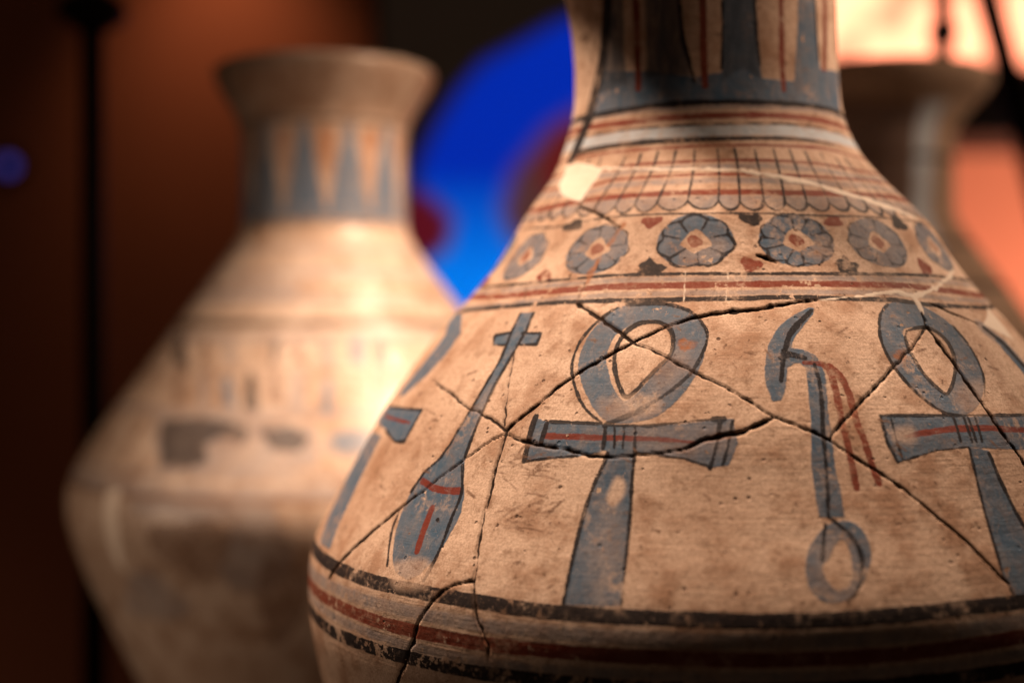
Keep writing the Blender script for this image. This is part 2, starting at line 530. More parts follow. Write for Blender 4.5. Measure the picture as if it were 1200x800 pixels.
# ================================================================== the setting: shelf and wall
M_shelf = plain('dark_lacquer', (0.010, 0.008, 0.007), 0.55, 0, 0.3, 12)
sh = mesh_obj('display_shelf', *box(-1.2, 1.4, 0.15, 1.34, TABLE_Z - 0.05, TABLE_Z, 0.004), M_shelf, smooth=False)
sh['kind'] = 'structure'
sh['label'] = 'black lacquered display shelf the jars stand on'
M_wall = plain('terracotta_wall', (0.42, 0.15, 0.080), 0.85, 0, 0.12, 3.0, 0.2)
wl = mesh_obj('wall', *box(-3.2, 3.6, 2.40, 2.50, 0.0, 3.4), M_wall, smooth=False)
wl['kind'] = 'structure'
wl['label'] = 'terracotta painted wall behind the display'

# ================================================================== front jar
front = empty('painted_jar', (0.0827, 0.542, TABLE_Z),
              'large cracked cream jar painted with blue rosettes and looped crosses', 'jar', 'painted pottery jars on the display shelf')
PROF_F = [(0.1700, 0.0650, .0740), (0.1745, 0.0715, .0740), (0.1740, 0.0740, .0740), (0.1690, 0.0745, .0740), (0.1600, 0.0700, .0740), (0.1500, 0.0630, .0740), (0.1400, 0.0565, .0740),
          (.1302, .0533, .0742), (.1167, .0521, .0754), (.1048, .0517, .0761), (.0963, .0518, .0763), (.0878, .0523, .0765), (.0793, .0537, .0768), (.0742, .0553, .0771),
          (.0690, .0573, .0777), (.0636, .0600, .0786), (.0561, .0653, .0800), (.0458, .0742, .0815), (.0376, .0806, .0825), (.0274, .0869, .0827), (.0189, .0929, .0824),
          (.0101, .1002, .0822), (.0010, .1083, .0822), (-.0097, .1168, .0824), (-.0223, .1262, .0826), (-.0337, .1338, .0827), (-.0487, .1421, .0827), (-.0599, .1484, .0827),
          (-.0706, .1546, .0827), (-.0807, .1596, .0827), (-.0884, .1616, .0827), (-.0984, .1621, .0827), (-.1065, .1617, .0827), (-.1144, .1606, .0827), (-.1263, .1579, .0827),
          (-.1350, .1555, .0827), (-.1600, .1470, .0827), (-.2000, .1290, .0827), (-.2500, .1030, .0827), (-.3000, .0780, .0827), (-.3450, .0580, .0827), (-.3660, .0510, .0827), (BASE, .0490, .0827)]
J = Jar(0.0827, 0.542, PROF_F, (0.136, -0.142), 0.60 * MM, 1.50, 230)
U = J.uv
PX = 0.47 / F                            # metres per pixel on the near wall
NECK, SHOULDER, BELLY, RIM = 1, 2, 3, 4
zf = 0.5 * (J.z[:-1] + J.z[1:])[:, None]
J.part[:] = np.where(zf > 0.1450, RIM, np.where(zf > 0.0700, NECK, np.where(zf > -0.0900, SHOULDER, BELLY)))
J.names.update({RIM: ('rim', None, None), NECK: ('neck', None, 'narrow neck painted with dark petals and bands'), SHOULDER: ('shoulder', None, 'cream sloping shoulder painted with symbols'), BELLY: ('belly', None, None)})
PID = [10]
def nid():
    PID[0] += 1
    return PID[0]

def ringpx(ch, pts, wpx, **k):
    uv = U(pts)
    m = pts[len(pts) // 2]
    a, b = U([(m[0], m[1] - wpx / 2), (m[0], m[1] + wpx / 2)])
    J.ring(ch, uv, abs(b[1] - a[1]), **k)
def widths(uv, wpx):
    """stroke widths in metres on the wall from widths in pixels, allowing for the slant of the wall"""
    out = []
    wpx = np.broadcast_to(np.asarray(wpx, float), (len(uv),))
    for k in range(len(uv)):
        t, s = uv[k]; e = 1e-5
        p = np.array(J.pix(t, s))
        r = float(np.interp(s, J.tab_s, J.tab[:, 1]))
        Jm = np.array([(np.array(J.pix(t + e / r, s)) - p) / e, (np.array(J.pix(t, s + e)) - p) / e]).T
        d = np.array(J.pix(*uv[min(k + 1, len(uv) - 1)])) - np.array(J.pix(*uv[max(k - 1, 0)]))
        n = np.array((-d[1], d[0])) / (np.hypot(*d) + 1e-9)
        ds = Jm @ np.array((1.0, 0.0)), Jm @ np.array((0.0, 1.0))
        # along the wall, perpendicular to the stroke
        dw = np.linalg.solve(Jm, d); dw = dw / (np.hypot(*dw) + 1e-12)
        perp = Jm @ np.array((-dw[1], dw[0]))
        px_per_m = abs(perp @ n)
        out.append(wpx[k] / max(px_per_m, 0.25 * F / 0.47))
    return np.array(out)
def line(ch, pts, wpx):
    uv = U(pts)
    J.stroke(ch, uv, widths(uv, wpx) * (1.18 if ch == 'dark' else 1.0))
def area(ch, pts, *holes):
    J.poly(ch, U(pts), [U(h) for h in holes])
def blob(ch, x, y, a, b, ang=0, n=14, wob=0.16):
    pts = []
    ph = rng.uniform(0, 6.28)
    for k in range(n):
        t = 2 * math.pi * k / n
        q = 1 + wob * math.sin(3 * t + ph) + wob * 0.5 * math.sin(5 * t + 2 * ph)
        px, py = a * q * math.cos(t), b * q * math.sin(t)
        pts.append((x + px * math.cos(ang) - py * math.sin(ang), y + px * math.sin(ang) + py * math.cos(ang)))
    area(ch, pts)

def sm_closed(pts, n=4):
    P = np.array(pts, float)
    Q = np.vstack([P[-1], P, P[:2]])
    out = []
    for i in range(1, len(P) + 1):
        p0, p1, p2, p3 = Q[i - 1], Q[i], Q[i + 1], Q[(i + 2) if i + 2 < len(Q) else 2]
        for k in range(n):
            t = k / n
            out.append(tuple(0.5 * (2 * p1 + (p2 - p0) * t + (2 * p0 - 5 * p1 + 4 * p2 - p3) * t * t + (3 * p1 - p0 - 3 * p2 + p3) * t**3)))
    return out
def sm_open(pts, n=5):
    return [tuple(p) for p in catmull(pts, n)]

# ---- neck: petals and bands
J.begin()
area('blue', [(708, 84), (690, 140), (760, 124), (830, 121), (900, 122), (985, 132), (985, 92), (960, 82), (930, 96), (895, 92), (850, 84), (812, 90), (760, 84)])
J.end(nid(), 'painted_band', NECK, 0.2)
for left, right, core, cw in [([(727, -30), (729, 40), (735, 106)], [(759, 104), (754, 40), (752, -30)], [(741, -30), (746, 50), (748, 104)], 7),
                             ([(792, -30), (801, 40), (814, 98)], [(844, 98), (846, 40), (847, -30)], [(822, -30), (824, 50), (826, 100)], 9),
                             ([(884, -30), (888, 40), (894, 102)], [(928, 102), (933, 40), (937, -30)], [(916, -30), (916, 50), (918, 106)], 6),
                             ([(954, -30), (957, 40), (962, 104)], [(978, 104), (980, 40), (981, -30)], [(967, -30), (966, 40), (965, 80)], 5)]:
    J.begin()
    line('red', core, cw)
    J.end(nid(), 'petal_rib', NECK, 0.3)
for poly_, ch in [([(712, -30), (727, -30), (731, 60), (736, 100), (700, 110)], 'navy'),
                  ([(752, -30), (792, -30), (801, 45), (811, 90), (785, 88), (757, 90)], 'navy'),
                  ([(847, -30), (884, -30), (888, 45), (893, 95), (870, 80), (846, 95)], 'navy'),
                  ([(847, -30), (884, -30), (888, 45), (893, 95), (870, 90), (846, 95)], 'blue'),
                  ([(937, -30), (954, -30), (957, 40), (962, 100), (930, 100), (934, 40)], 'blue')]:
    if ch == 'blue':
        J.begin(); area(ch, poly_); J.end(nid(), 'painted_petal', NECK, 0.2)
    else:
        J.begin(); area(ch, poly_); J.end(nid(), 'painted_petal', NECK, 0.2)
line('dark', [(791, -30), (800, 45), (814, 96)], [4, 4, 3])
line('dark', [(882, -30), (887, 40), (891, 76)], [4, 4, 3])
line('dark', [(846, -30), (847, 40), (846, 80)], 3)
line('dark', [(954, -30), (956, 40), (958, 70)], 2)
line('dark', [(712, -30), (711, 0), (708, 50), (704, 80), (697, 110), (690, 140), (680, 165), (671, 185)], [9, 9, 8, 8, 8, 8, 7, 6])
blob('scratch', 685, 45, 7, 5, -0.5)
NB = [('dark', [(700, 135), (745, 127), (762, 124), (830, 119.5), (900, 120.5), (960, 126), (985, 133)], 6.5),
      ('wash', [(700, 139), (762, 129), (830, 125), (900, 126), (960, 131), (985, 138)], 5),
      ('red', [(700, 148), (740, 143), (775, 138.5), (860, 135), (915, 136.5), (960, 141), (988, 149)], 7),
      ('dark', [(700, 157), (760, 149.5), (860, 145), (920, 146), (960, 150), (992, 159)], 2),
      ('pale', [(692, 167), (760, 157), (860, 153), (920, 154), (960, 158), (1000, 169)], 12)]
for ch, pts, w in NB:
    J.begin(); ringpx(ch, pts, w); J.end(nid(), 'painted_band', NECK, 0.0)
J.begin(); line('dark', sm_open([(678, 180), (687, 177), (700, 174), (730, 169.5), (760, 166), (790, 164.6), (822, 163.5), (865, 162.5), (922, 163), (950, 165), (985, 172)], 1), [4, 5, 5, 5, 5.4, 5.4, 5, 4.6, 3.6, 2.4, 1]); J.end(nid(), 'painted_band', NECK, 0.0)
J.begin(); ringpx('red', [(700, 181), (760, 174.5), (860, 170.5), (920, 172), (965, 174), (1000, 183)], 3); J.end(nid(), 'painted_band', SHOULDER, 0.0)

# ---- scale-pattern collar
collar = nid()
J.begin()
r1 = [(720, 197), (745, 192.5), (820, 189), (910, 189), (960, 192), (1005, 200)]
r2 = [(690, 218), (720, 210), (820, 205), (875, 205), (955, 207), (990, 209), (1045, 216)]
r3 = [(625, 247), (640, 244), (700, 232), (720, 230), (820, 226), (920, 226), (987, 227), (1020, 228), (1055, 233)]
for dy, w in ((7, 6),):
    ringpx('wash', [(x, y + dy) for x, y in r1], w)
ringpx('wash', [(x, y + 7) for x, y in r2], 7)
ringpx('wash', [(x, y + 8) for x, y in r3], 9)
ringpx('red', r1, 3.2); ringpx('red', r2, 3.4); ringpx('red', r3, 6.4)
J.end(collar, 'scale_collar', SHOULDER, 0.4, 'collar of grey scales ruled with red lines')
tops = [(732, 184), (751, 180), (771, 177.5), (792, 176.5), (814, 175.5), (841, 174.5), (861, 174.5), (884, 175), (906, 175.5), (925, 176), (943, 178), (962, 180), (979, 184), (991, 187)]
bots = [(697, 243), (721, 241), (744, 239), (770, 238), (806, 236), (842, 236), (867, 236.5), (895, 236.5), (920, 236), (946, 237), (972, 237), (994, 237), (1015, 240), (1032, 244)]
tu, bu = U(tops), U(bots)
J.begin()
sep = list(zip(tu, bu))
dth_ = (bu[-1, 0] - bu[0, 0]) / (len(bu) - 1)
st_, sb_ = tu[:, 1].mean(), bu[:, 1].mean()
ext = []
t_ = bu[0, 0] - dth_
while t_ > -3.05:
    ext.append(((t_, st_), (t_, sb_))); t_ -= dth_
ext = ext[::-1]
t_ = bu[-1, 0] + dth_
ext2 = []
while t_ < 3.05:
    ext2.append(((t_, st_), (t_, sb_))); t_ += dth_
sep = ext + sep + ext2
for i, (a, b) in enumerate(sep):
    J.stroke('dark', [a, b], 3.0 * PX * rng.uniform(0.7, 1.15))
    if i + 1 < len(sep):
        c = sep[i + 1][1]
        arc = []
        for k in range(9):
            u = k / 8
            arc.append((b[0] + (c[0] - b[0]) * u, b[1] + (c[1] - b[1]) * u + 3.9 * MM * math.sin(math.pi * u)**0.7))
        J.stroke('dark', arc, 3.2 * PX * rng.uniform(0.75, 1.2))
        J.poly('wash', arc)
J.end(collar, 'scale_collar', SHOULDER, 0.3, 'collar of grey scales ruled with red lines')
J.begin(); ringpx('dark', [(650, 266), (690, 258), (715, 254), (760, 251.5), (820, 250.5), (920, 250), (955, 252), (1030, 255), (1075, 260)], 2.2); J.end(nid(), 'painted_line', SHOULDER, 0.0)

# ---- rosettes
def rosette(t, s, a, b, rot, petals=8, hw=1.0, faded=0.0):
    r = float(np.interp(s, J.tab_s, J.tab[:, 1]))
    def P(x, y):
        return (t + x / r, s + y)
    out = []
    for k in range(64):
        w = 2 * math.pi * k / 64
        l = 0.85 + 0.16 * abs(math.cos(petals / 2 * (w - rot)))
        out.append(P(a * l * math.cos(w), b * l * math.sin(w)))
    off = rng.uniform(-0.6, 0.6, 2) * MM
    fill = [P(a * 1.0 * math.cos(w) + off[0], b * 1.0 * math.sin(w) + off[1]) for w in np.linspace(0, 2 * math.pi, 30, endpoint=False)]
    hole = [P(a * 0.38 * (1 + 0.2 * math.sin(3 * w + rot)) * math.cos(w), b * 0.37 * (1 + 0.2 * math.cos(4 * w)) * math.sin(w)) for w in np.linspace(0, 2 * math.pi, 16, endpoint=False)]
    J.begin()
    J.poly('blue', fill, [hole])
    lw = 2.9 * PX * hw
    J.stroke('dark', out + [out[0]], lw * np.clip(rng.normal(1, 0.18, 65), 0.5, 1.5))
    for k in range(petals):
        w = rot + (k + 0.5) * 2 * math.pi / petals + rng.uniform(-0.12, 0.12)
        q0 = rng.uniform(0.34, 0.46)
        J.stroke('dark', [P(a * q0 * math.cos(w), b * q0 * math.sin(w)), P(a * 0.92 * math.cos(w + 0.04), b * 0.92 * math.sin(w + 0.04))], [lw * 0.65, lw])
    J.poly('red', [P(a * 0.19 * math.cos(w) * (1 + 0.25 * math.sin(2 * w + rot)), b * 0.24 * math.sin(w) * (1 + 0.2 * math.cos(3 * w))) for w in np.linspace(0, 2 * math.pi, 12, endpoint=False)])
    J.end(nid(), 'rosette', SHOULDER, 0.5)
    if faded:
        sl = J._win(t - a / r, t + a / r, s - b, s + b, 0)
        J.f['fade'][sl] = np.maximum(J.f['fade'][sl], faded)
fc = [(616, 300), (700, 292), (815, 283), (934, 281), (1029, 284), (1095, 289)]
cu = U(fc)
sz = [0.0126, 0.0126, 0.0130, 0.0131, 0.0126, 0.0126]
for k, (t, s) in enumerate(cu):
    rosette(t, s, sz[k], sz[k] * 0.84, [0.3, 0.9, 0.15, 0.5, 0.35, 0.2][k], [8, 8, 7, 10, 9, 8][k], [0.8, 0.8, 1.15, 1.05, 0.7, 0.7][k], [0.25, 0.1, 0, 0, 0.2, 0.15][k])
sp_ = (cu[-1, 0] - cu[0, 0]) / 5
sm = cu[:, 1].mean()
nrest = int(round((2 * math.pi - (cu[-1, 0] - cu[0, 0])) / sp_)) - 1
gap = (2 * math.pi - (cu[-1, 0] - cu[0, 0])) / (nrest + 1)
rear_mid = []
for k in range(nrest):
    t = cu[-1, 0] + gap * (k + 1)
    t = t - 2 * math.pi if t > math.pi else t
    if abs(abs(t) - math.pi) > 0.2:
        rosette(t, sm, 0.0126, 0.0106, random.random(), 8, 0.9)
    rear_mid.append(t)
# ---- drops between the rosettes
DROPS = [('red', 764, 260, 13, 6.5, -0.15), ('red', 977, 259, 11, 7, 0.1), ('red', 638, 324, 9, 7, -0.3), ('red', 880, 309.5, 13, 8, 0.25), ('red', 1084, 314, 12, 6, 0.9), ('red', 567, 328, 6, 7, -0.4),
         ('dark', 881, 257, 14, 6.5, 0.1), ('dark', 672, 264, 13, 6, -0.4), ('dark', 1053, 262, 12, 6, 0.75), ('dark', 762, 314, 16, 8, -0.05), ('dark', 992, 311.5, 14, 7.5, 0.2)]
for ch, x, y, a, b, g in DROPS:
    J.begin(); blob(ch, x, y, a, b, g, wob=0.2)
    if (x, y) == (762, 314):
        area(ch, [(755, 309), (761, 299), (768, 309)])
    if (x, y) == (992, 311.5):
        area(ch, [(984, 308), (988, 297), (996, 305)]); area(ch, [(998, 311), (1007, 321), (994, 318)])
    J.end(nid(), 'painted_drop', SHOULDER, 0.4)

# ---- stripes under the rosettes
b1 = [(565, 337), (615, 332), (680, 326), (720, 322.5), (820, 320), (920, 320), (1000, 321.5), (1095, 323)]
b2 = [(550, 351), (590, 347), (652, 341), (715, 336), (820, 333), (920, 332.5), (1000, 334), (1062, 335.5), (1107, 340), (1150, 343)]
b3 = [(532, 366), (570, 361), (620, 357), (660, 354), (732, 351.5), (802, 350), (870, 349), (920, 348), (1000, 351), (1050, 352), (1087, 357), (1150, 360)]
for ch, pts, w in (('wash', [(x, y + 6) for x, y in b1], 6), ('wash', [(x, y + 9.5) for x, y in b2], 6), ('dark', b1, 3.8), ('red', b2, 7.5), ('dark', b3, 5.6)):
    J.begin(); ringpx(ch, pts, w); J.end(nid(), 'painted_stripe', SHOULDER, 0.0)
zone = (J.z > 0.004) & (J.z < 0.024)
J.f['flake'][zone] = 0.22

# ---- looped cross with its tall stem (the first, between the two rods)
class Rec:
    """records what is painted so that a motif can be repeated further round the jar"""
    log = None
_st, _po = J.stroke, J.poly
def _stroke(ch, uv, w, mar=4 * MM):
    if Rec.log is not None: Rec.log.append(('s', ch, np.array(uv), np.broadcast_to(np.asarray(w, float), (len(uv),)).copy()))
    _st(ch, uv, w, mar)
def _poly(ch, uv, holes=(), mar=4 * MM):
    if Rec.log is not None: Rec.log.append(('p', ch, np.array(uv), [np.array(h) for h in holes]))
    _po(ch, uv, holes, mar)
J.stroke, J.poly = _stroke, _poly
def replay(log, dth):
    def sh(uv):
        uv = uv.copy(); uv[:, 0] += dth
        return uv
    for k, ch, uv, x in log:
        if k == 's': _st(ch, sh(uv), x)
        else: _po(ch, sh(uv), [sh(h) for h in x])

Rec.log = []; J.begin()
outer = [(724, 360), (705, 374), (690, 392), (679, 415), (679, 440), (691, 470), (707, 492), (730, 497), (772, 487), (800, 463), (820, 432), (828, 405), (828, 390), (820, 374), (806, 363), (786, 357), (752, 356)]
inner = [(744, 378), (757, 375), (772, 376), (785, 384), (790, 400), (785, 418), (766, 438), (740, 467), (727, 467), (716, 447), (711, 420), (721, 393)]
area('blue', sm_closed(outer), sm_closed(inner))
line('dark', sm_open([(745, 380), (755, 377), (772, 377), (785, 385), (789, 400), (785, 417), (765, 437), (737, 465), (727, 455), (721, 435), (720, 417), (725, 400), (735, 387), (745, 380)]), 4.6)
line('dark', sm_open([(724, 359), (705, 372), (685, 392), (674, 412), (670, 432), (675, 457), (687, 480), (706, 496)]), 3.2)
line('dark', sm_open([(735, 356), (770, 355.5), (792, 358), (810, 365), (822, 377), (829, 392), (825, 410), (810, 437), (785, 459), (765, 472), (735, 487), (710, 496)]), 3.6)
# crossbar
area('blue', [(628, 489), (645, 495), (705, 497), (760, 500), (800, 496), (841, 492), (859, 491), (865, 519), (854, 545), (831, 548), (801, 537), (760, 531), (710, 528), (677, 535), (660, 537), (617, 540), (622, 512)])
line('red', [(637, 511), (670, 512), (707, 513), (770, 514.5), (818, 519)], [7, 8, 7, 6, 3])
line('dark', [(628, 488), (620, 515), (615, 539)], 5.5)
line('dark', [(641, 496), (634, 519)], 5)
line('dark', [(645, 494), (705, 496.5)], 4)
line('dark', [(715, 499), (760, 499.5), (800, 495), (840, 491)], 3)
line('dark', [(836, 491), (848, 491)], 5)
line('dark', [(844, 492), (840, 520), (832, 549)], 4)
line('dark', [(859, 492), (853, 522), (847, 544)], 3.2)
line('dark', [(760, 532), (801, 537), (832, 546)], 2.2)
line('dark', [(619, 540), (650, 536), (677, 534)], 2.4)
for x0, x1, w in ((710, 707, 4.5), (721, 720, 2.6), (732, 730, 2.6), (745, 744, 3.2)):
    line('dark', [(x0, 501), (x1, 525)], w)
line('dark', [(709, 499), (735, 488), (757, 479)], [5, 5, 3])
# stem
area('blue', [(711, 528), (707, 546), (695, 572), (683, 607), (670, 655), (660, 708), (728, 710), (733, 668), (738, 607), (741, 560), (745, 530)])
line('dark', sm_open([(712, 531), (707, 546), (695, 571), (683, 606), (671, 655), (660, 706)]), [4.2] * 26)
line('dark', sm_open([(744, 529), (741, 560), (738, 606), (732, 668), (728, 709)]), 3.8)
J.end(nid(), 'looped_cross', SHOULDER, 0.6, 'painted blue looped cross with cracked loop'); log_ankh = Rec.log; Rec.log = None

# ---- second looped cross
J.begin()
outer = [(1040, 356), (1031, 370), (1031, 395), (1043, 421), (1063, 448), (1088, 470), (1110, 484), (1130, 487), (1145, 476), (1153, 458), (1150, 432), (1137, 405), (1117, 382), (1097, 367), (1072, 356)]
inner = [(1060, 386), (1075, 383), (1087, 382), (1101, 389), (1113, 402), (1120, 420), (1119, 440), (1112, 461), (1100, 455), (1080, 435), (1066, 412), (1060, 397)]
area('blue', sm_closed(outer), sm_closed(inner))
line('dark', sm_open([(1062, 388), (1075, 384), (1087, 383), (1100, 390), (1112, 402), (1119, 420), (1119, 440), (1111, 460), (1100, 455), (1081, 435), (1067, 412), (1061, 397), (1062, 388)]), 3.4)
line('dark', sm_open([(1040, 357), (1031, 370), (1031, 395), (1042, 420), (1062, 447), (1087, 470), (1110, 484), (1131, 486)]), 3)
line('dark', sm_open([(1118, 382), (1138, 407), (1152, 437), (1154, 465)]), 2)
area('blue', [(1032, 486), (1130, 487), (1200, 487), (1262, 482), (1266, 512), (1262, 535), (1200, 527), (1135, 524), (1097, 528), (1051, 542), (1038, 515)])
line('red', [(1062, 511), (1080, 507), (1116, 502), (1160, 501), (1200, 504), (1240, 506)], [4, 8, 8, 7, 7, 6])
line('dark', [(1031, 486), (1110, 486), (1200, 486), (1255, 482)], 3)
line('dark', [(1032, 487), (1039, 515), (1052, 541)], 3.2)
line('dark', [(1044, 488), (1050, 512), (1058, 538)], 2)
line('dark', [(1052, 541), (1097, 527), (1135, 523)], 2)
for x0, x1 in ((1117, 1126), (1129, 1139), (1134, 1144), (1142, 1151)):
    line('dark', [(x0, 487), (x1, 517)], 2.4)
area('blue', [(1135, 523), (1144, 560), (1154, 600), (1161, 623), (1176, 674), (1190, 698), (1250, 690), (1222, 650), (1191, 600), (1171, 560), (1159, 528)])
line('dark', [(1136, 525), (1144, 560), (1154, 600), (1161, 623), (1176, 674), (1189, 696)], 3)
line('dark', [(1159, 531), (1171, 560), (1191, 600), (1222, 650), (1248, 690)], 3.4)
J.end(nid(), 'looped_cross', SHOULDER, 0.6, 'painted blue looped cross with narrow loop')

# ---- sceptre with red streamers
Rec.log = []; J.begin()
head = [(954, 361), (953, 368), (942, 381), (931, 397), (926, 409), (942, 411), (955, 417), (963, 429), (967, 440), (970, 480), (975, 512), (979, 545), (986, 580), (990, 606),
        (960, 606), (957, 590), (951, 545), (950, 490), (947, 460), (944, 432), (938, 427), (931, 426), (922, 432), (920, 457), (915, 469), (906, 471), (898, 453), (895, 432), (899, 405), (911, 385), (930, 369), (947, 361)]
area('blue', head)
loop = [(982 + 38 * math.cos(w) - 6 * math.sin(w), 658 + 49 * math.sin(w)) for w in np.linspace(0, 2 * math.pi, 28, endpoint=False)]
area('blue', loop, sm_closed([(987, 632), (996, 645), (999, 670), (994, 687), (980, 691), (969, 680), (964, 664), (972, 655), (978, 640)]))
line('dark', [(951, 364), (935, 380), (925, 393), (919, 412)], [4, 6, 6, 5])
line('dark', [(918, 411), (917, 425), (915, 447)], [5, 5, 4])
line('dark', [(914, 420), (926, 416), (942, 420)], [4, 5, 4])
line('dark', [(954, 427), (960, 447), (964, 480), (964, 500), (968, 540), (970, 575), (971, 606)], [3, 4, 4, 4, 4, 4, 4])
line('dark', [(967, 614), (965, 632), (964, 656)], [4, 4, 5])
line('dark', sm_open([(976, 608), (985, 616), (999, 629), (1009, 650), (1010, 671), (1003, 694), (993, 704)]), 4.6)
J.end(nid(), 'hooked_sceptre', SHOULDER, 0.6, 'painted blue hooked sceptre with ring at its foot')
J.begin()
line('red', [(942, 426), (952, 426), (962, 427), (972, 432)], [4, 4, 6, 9])
line('red', sm_open([(971, 432), (976, 446), (981, 464), (986, 490), (993, 517), (999, 545), (1004, 572)]), 8)
line('red', sm_open([(972, 430), (985, 442), (993, 457), (999, 475), (1005, 495), (1012, 513), (1021, 540), (1030, 566)]), 8)
J.end(nid(), 'red_streamer', SHOULDER, 0.4); log_was = Rec.log; Rec.log = None

# ---- spoon-like sign with long handle
Rec.log = []; J.begin()
area('blue', [(610, 366), (625, 366), (617, 386), (602, 412), (580, 450), (554, 510), (546, 532), (544, 546), (544, 582), (541, 600), (532, 618), (520, 640), (508, 656), (492, 673), (478, 679), (464, 671),
              (460, 655), (462, 630), (470, 600), (482, 575), (497, 552), (520, 532), (527, 521), (554, 476), (587, 420)])
area('blue', [(578, 404), (580, 393), (599, 389), (634, 390), (630, 403), (606, 404)])
line('dark', [(610, 367), (587, 420), (554, 476), (527, 521), (516, 536), (497, 553), (482, 575)], 2.4)
line('dark', [(625, 367), (617, 387), (602, 412), (580, 450), (554, 510), (545, 535)], 2.8)
line('dark', [(599, 389), (580, 393), (578, 404), (590, 404)], 2.4)
line('dark', [(612, 390), (634, 390), (629, 403), (608, 404)], 2.8)
line('dark', sm_open([(468, 598), (460, 618), (456, 640), (454, 662)]), 2.4)
line('dark', sm_open([(542, 545), (541, 577), (529, 608), (515, 645), (497, 680)]), 3)
line('red', [(495, 563), (507, 571), (520, 574.5), (538, 575)], 9)
line('red', [(506, 596), (497, 620), (489, 645)], [6, 7, 6])
blob('dark', 513, 609, 2.6, 3)
J.end(nid(), 'long_handled_sign', SHOULDER, 0.5, 'painted blue sign with long handle and two red strokes'); log_nfr = Rec.log; Rec.log = None

# ---- looped cross at the side
J.begin()
area('blue', [(531, 369), (542, 370), (540, 390), (522, 416), (498, 441), (474, 462), (467, 465), (472, 455), (492, 431), (512, 406), (522, 392), (524, 384)])
area('blue', [(448, 480), (457, 475), (495, 480), (474, 517), (463, 517), (453, 503), (443, 494)])
line('dark', [(457, 476), (495, 480), (474, 517), (463, 517), (452, 503)], 2.6)
line('red', [(451, 486), (480, 495)], 3.5)
area('blue', [(437, 506), (447, 510), (431, 541), (415, 575), (398, 610), (386, 642), (374, 636), (384, 606), (400, 573), (415, 541)])
J.end(nid(), 'looped_cross', SHOULDER, 0.5, 'painted blue looped cross seen edge-on at the side')
J.begin()
line('wash', [(1153, 384), (1175, 402), (1200, 430), (1222, 460)], 9)
line('dark', [(1155, 385), (1176, 402), (1198, 427)], 3)
line('blue', [(1176, 404), (1200, 432), (1230, 475)], 8)
J.end(nid(), 'hooked_sceptre', SHOULDER, 0.5, 'painted sceptre beside the white repair patch')
# the frieze goes on round the back
c_ank = U([(742, 530)])[0, 0]; c_was = U([(965, 530)])[0, 0]; c_nfr = U([(530, 560)])[0, 0]
for t, log, nm in [(1.62, log_nfr, 'long_handled_sign'), (2.10, log_ankh, 'looped_cross'), (2.62, log_was, 'hooked_sceptre'), (-1.72, log_was, 'hooked_sceptre'), (-2.20, log_ankh, 'looped_cross'), (-2.70, log_nfr, 'long_handled_sign')]:
    c = {id(log_nfr): c_nfr, id(log_ankh): c_ank, id(log_was): c_was}[id(log)]
    J.begin(); replay(log, t - c); J.end(nid(), nm, SHOULDER, 0.5)

# ---- bands round the widest part
l1 = [(370, 646), (390, 662), (420, 675), (440, 682), (480, 690), (532, 700), (570, 706), (633, 715), (707, 721), (780, 724), (870, 727), (943, 727), (1053, 720), (1127, 712), (1200, 704)]
l2 = [(366, 672), (396, 690), (430, 703), (480, 716), (570, 732), (633, 739), (707, 745), (780, 749), (870, 751), (1017, 748), (1090, 742), (1200, 727)]
l3 = [(366, 688), (390, 705), (420, 719), (450, 730), (501, 742), (560, 753), (633, 761), (707, 767), (780, 770), (870, 773), (980, 771), (1090, 762), (1200, 745)]
l4 = [(380, 714), (410, 731), (450, 747), (520, 766), (597, 780), (707, 788), (800, 792), (980, 791), (1090, 782), (1200, 765)]
l5 = [(370, 722), (390, 739), (420, 752), (460, 765), (505, 776), (560, 787), (615, 794), (707, 803), (800, 808), (980, 807), (1200, 782)]
for ch, pts, w in (('wash', l2, 17), ('wash', l4, 12), ('dark', l1, 18.5), ('red', l3, 17), ('dark', l5, 17)):
    J.begin(); ringpx(ch, pts, w); J.end(nid(), 'painted_stripe', BELLY if ch != 'dark' or pts is l5 else SHOULDER, 0.0)
low = (J.z < -0.078)
J.f['flake'][low] = np.where((J.cols < -0.25)[None, :], 0.22, 0.08)
lowm = J.z < -0.100
J.f['flake'][lowm] = np.where((J.cols < -0.1)[None, :], 0.36, 0.22)

# ---- places where the paint is rubbed thin
def rub(pts, amount, soft=2.5 * MM):
    uv = U(sm_closed(pts))
    sl = J._win(uv[:, 0].min(), uv[:, 0].max(), uv[:, 1].min(), uv[:, 1].max(), soft * 2)
    d = J._polyd(uv, sl)
    J.f['fade'][sl] = np.maximum(J.f['fade'][sl], amount * np.clip(0.5 - d / soft, 0, 1))
rub([(714, 574), (723, 558), (733, 566), (729, 584), (718, 594), (711, 586)], 0.85, 1.5 * MM)
rub([(700, 600), (720, 590), (730, 640), (720, 700), (690, 690)], 0.22, 8 * MM)
rub([(708, 478), (740, 462), (775, 468), (765, 488), (720, 492)], 0.5)
rub([(758, 430), (800, 405), (812, 430), (775, 465)], 0.3, 6 * MM)
rub([(458, 662), (500, 655), (505, 685), (465, 690)], 0.6)
rub([(700, 470), (720, 468), (730, 490), (706, 494)], 0.3)
rub([(745, 500), (850, 495), (860, 530), (800, 540), (745, 528)], 0.22, 6 * MM)
rub([(960, 640), (985, 630), (1010, 680), (985, 710), (955, 690)], 0.35, 6 * MM)
rub([(1120, 455), (1150, 445), (1158, 480), (1128, 482)], 0.45, 4 * MM)
rub([(1046, 503), (1070, 500), (1072, 517), (1050, 518)], 0.6, 3 * MM)
rub([(560, 470), (590, 440), (600, 450), (565, 500)], 0.25, 4 * MM)
